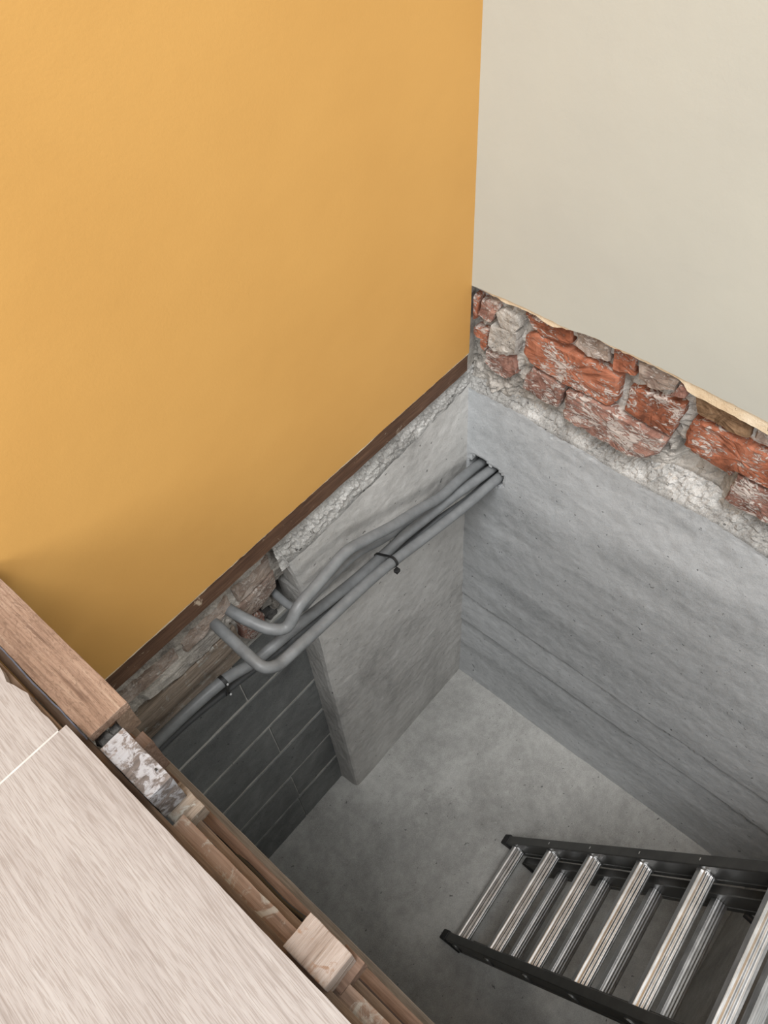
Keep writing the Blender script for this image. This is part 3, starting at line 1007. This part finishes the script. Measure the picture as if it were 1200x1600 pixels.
t1 = empty('cable_tie', (0.378, 0.045, 1.17))
tag(t1, 'black cable tie around the conduit bundle on the concrete pier', 'cable tie')
vs, fs_ = hull_ring((0.378, 0.045, 1.22), (1, -0.05, 0.12), [((0.378, 0.03, 1.2380), 0.0128), ((0.378, 0.0225, 1.180), 0.009), ((0.378, 0.071, 1.2640), 0.0128)], 0.003)
mesh_obj('strap', vs, fs_, M['black'], t1)
vs, fs_ = rough_box((0.372, 0.080, 1.240), (0.384, 0.091, 1.251), 0.004, 0.0004, 50, 2, 0.001)
mesh_obj('lock_head', vs, fs_, M['black'], t1)
c1 = empty('saddle_clip', (0.817, -0.008, 1.19))
tag(c1, 'black saddle clip with two bright screws on the straight conduit', 'clip')
vs, fs_ = hull_ring((0.817, -0.006, 1.25), (1, 0, 0), [((0.817, 0.0, 1.2846), 0.0127), ((0.817, -0.018, 1.2085), 0.009)], 0.004)
mesh_obj('strap', vs, fs_, M['black'], c1)
for p in ((0.817, 0.0148, 1.290), (0.817, 0.004, 1.226)):
    vs, fs_ = tube([Vector(p) + Vector((0, -0.004, -0.002)), Vector(p) + Vector((0, 0.001, 0.0015))], 0.0026, 10)
    mesh_obj('screw', vs, fs_, M['steel'], c1)

# ------------------------------------------------------------------ ladder
TH, YAW = math.radians(63.35), 0.0590
lad = empty('extension_ladder', (0.55, 0.491, 0.0))
lad.rotation_euler = (TH, 0, YAW)
tag(lad, 'aluminium two-section ladder with dark stiles standing on the pit floor', 'ladder')


def lpart(name, vs, fs_, mat, parent=None, smooth=False):
    me = bpy.data.meshes.new(name)
    me.from_pydata([Vector(v) for v in vs], [], fs_)
    bm = bmesh.new()
    bm.from_mesh(me)
    bmesh.ops.recalc_face_normals(bm, faces=bm.faces)
    bm.to_mesh(me)
    bm.free()
    me.materials.append(mat)
    if smooth:
        for p in me.polygons:
            p.use_smooth = True
    o = bpy.data.objects.new(name, me)
    COL.objects.link(o)
    o.parent = parent or lad
    return o


def prism_u(profile, u0, u1, cut=0.0):
    """extrude an (x, n) profile along the ladder; cut slants the lower end to the ground"""
    n = len(profile)
    vs = [(x, u0 - nn * cut, nn) for x, nn in profile] + [(x, u1, nn) for x, nn in profile]
    fs_ = [tuple(range(n)), tuple(range(n, 2 * n))] + [(i, (i + 1) % n, n + (i + 1) % n, n + i) for i in range(n)]
    return vs, fs_


def stile_profile(xo, xi, n0, n1):
    """box stile with small chamfers and a shallow groove down both broad faces; xo outer, xi inner"""
    s = 1 if xi > xo else -1
    c = 0.002
    g = 0.0015
    d = n1 - n0
    return [(xo + s * c, n1), (xi - s * c, n1), (xi, n1 - c), (xi, n1 - d * 0.22), (xi - s * g, n1 - d * 0.25), (xi - s * g, n0 + d * 0.25), (xi, n0 + d * 0.22), (xi, n0 + c), (xi - s * c, n0),
            (xo + s * c, n0), (xo, n0 + c), (xo, n0 + d * 0.22), (xo + s * g, n0 + d * 0.25), (xo + s * g, n1 - d * 0.25), (xo, n1 - d * 0.22), (xo, n1 - c)]


LU = 1.75
U1, PITCH = 0.074, 0.225
AF, AN = (-0.178, -0.150), (0.196, 0.171)        # outer and inner x of the front section stiles
BF, BN = (-0.149, -0.127), (0.170, 0.148)
cut = math.cos(TH) / math.sin(TH)
for (xo, xi) in (AF, AN):
    vs, fs_ = prism_u(stile_profile(xo, xi, -0.060, 0.0), 0.022, LU, cut)
    lpart('stile', vs, fs_, M['stile'])
    s = 1 if xi > xo else -1
    e = 0.003
    prof = [(xo - s * e, 0.003), (xi + s * e, 0.003), (xi + s * e, -0.063), (xo - s * e, -0.063)]
    vs, fs_ = prism_u(prof, 0.002, 0.040, cut)
    f = lpart('foot_cap', vs, fs_, M['rubber'])
    bv = f.modifiers.new('round', 'BEVEL')
    bv.width = 0.004
    bv.segments = 2
for (xo, xi) in (BF, BN):
    vs, fs_ = prism_u(stile_profile(xo, xi, -0.122, -0.0605), 0.085, LU + 0.15, 0.0)
    lpart('stile', vs, fs_, M['stile'])
    s = 1 if xi > xo else -1
    vs, fs_ = prism_u([(xo, -0.064), (xi + s * 0.002, -0.064), (xi + s * 0.002, -0.118), (xo, -0.118)], 0.072, 0.092, 0.0)
    f = lpart('foot_cap', vs, fs_, M['rubber'])
    bv = f.modifiers.new('round', 'BEVEL')
    bv.width = 0.003
    bv.segments = 2


def rung_mesh(x0, x1, n0, n1, h, ch=0.008, rh=0.0013):
    """rung with a ribbed tread on its upper side and rounded corners, running across the ladder"""
    pr = [(n0 + 0.004, 0.0), (n1 - 0.004, 0.0), (n1, 0.004), (n1, h - ch)]
    k = 30
    w = n1 - n0
    for i in range(1, k):
        t = i / k
        crown = min(1.0, math.sin(math.pi * min(0.5, t * 1.15)) if t < 0.44 else math.sin(math.pi * max(0.5, 1 - (1 - t) * 2.2)) if t > 0.78 else 1.0)
        rib = rh * math.cos(t * 2 * math.pi * 4.5)
        pr.append((n1 - w * t, h - ch + ch * crown + rib * min(1, 4 * t, 4 * (1 - t))))
    pr += [(n0, h - ch), (n0, 0.004)]
    n = len(pr)
    vs = [(x0, u, nn) for nn, u in pr] + [(x1, u, nn) for nn, u in pr]
    fs_ = [tuple(range(n)), tuple(range(n, 2 * n))] + [(i, (i + 1) % n, n + (i + 1) % n, n + i) for i in range(n)]
    return vs, fs_


vs, fs_ = rung_mesh(AF[1] - 0.001, AN[1] + 0.001, -0.052, -0.012, 0.026)
ra = None
for i in range(7):
    u = U1 + PITCH * i
    if ra is None:
        ra = lpart('rung', vs, fs_, M['alu'])
        r = ra
    else:
        r = ra.copy()
        COL.objects.link(r)
    r.location = (0, u - 0.013, 0)
vs, fs_ = rung_mesh(BF[1] - 0.001, BN[1] + 0.001, -0.112, -0.080, 0.024, 0.0035, 0.0004)
rb = None
for i in range(1, 8):
    u = U1 + PITCH * i - 0.012
    if rb is None:
        rb = lpart('rung', vs, fs_, M['alu'])
        r = rb
    else:
        r = rb.copy()
        COL.objects.link(r)
    r.location = (0, u - 0.013, 0)


# flared collars where the rungs pass the front stiles, and oval rung ends on their outer faces
def oval(x0, x1, n0, n1, h, seg=18):
    vs, fs_ = [], []
    for x in (x0, x1):
        for k in range(seg):
            a = 2 * math.pi * k / seg
            vs.append((x, math.cos(a) * h, (n0 + n1) / 2 + math.sin(a) * (n1 - n0) / 2))
    fs_ = [tuple(range(seg)), tuple(range(seg, 2 * seg))] + [(k, (k + 1) % seg, seg + (k + 1) % seg, seg + k) for k in range(seg)]
    return vs, fs_


pa = [oval(AN[0] - 0.002, AN[0] + 0.0022, -0.052, -0.012, 0.012), oval(AF[0] - 0.0022, AF[0] + 0.002, -0.052, -0.012, 0.012),
      oval(AF[1] - 0.001, AF[1] + 0.0022, -0.056, -0.008, 0.020), oval(AN[1] - 0.0022, AN[1] + 0.001, -0.056, -0.008, 0.020)]
for q, (vs, fs_) in enumerate(pa):
    first = None
    for i in range(7):
        if first is None:
            first = lpart('rung_end' if q < 2 else 'rung_collar', vs, fs_, M['stile'] if q < 2 else M['alu'])
            r = first
        else:
            r = first.copy()
            COL.objects.link(r)
        r.location = (0, U1 + PITCH * i, 0)
vs, fs_ = oval(-0.0035, 0.0035, -0.002, 0.0012, 0.0022, 10)
first = None
for i in range(1, 7):
    if first is None:
        first = lpart('rivet', vs, fs_, M['steel'])
        r = first
    else:
        r = first.copy()
        COL.objects.link(r)
    r.location = (-0.165, U1 + PITCH * i + 0.004, 0)
# guide hook under the rear section near the fifth rung
hk = catmull([(-0.125, 1.02, -0.118), (-0.118, 1.04, -0.135), (-0.112, 1.075, -0.142), (-0.118, 1.11, -0.135), (-0.126, 1.125, -0.115)], 6)
vs, fs_ = tube(hk, 0.008, 10)
lpart('guide_hook', vs, fs_, M['rubber'], smooth=True)
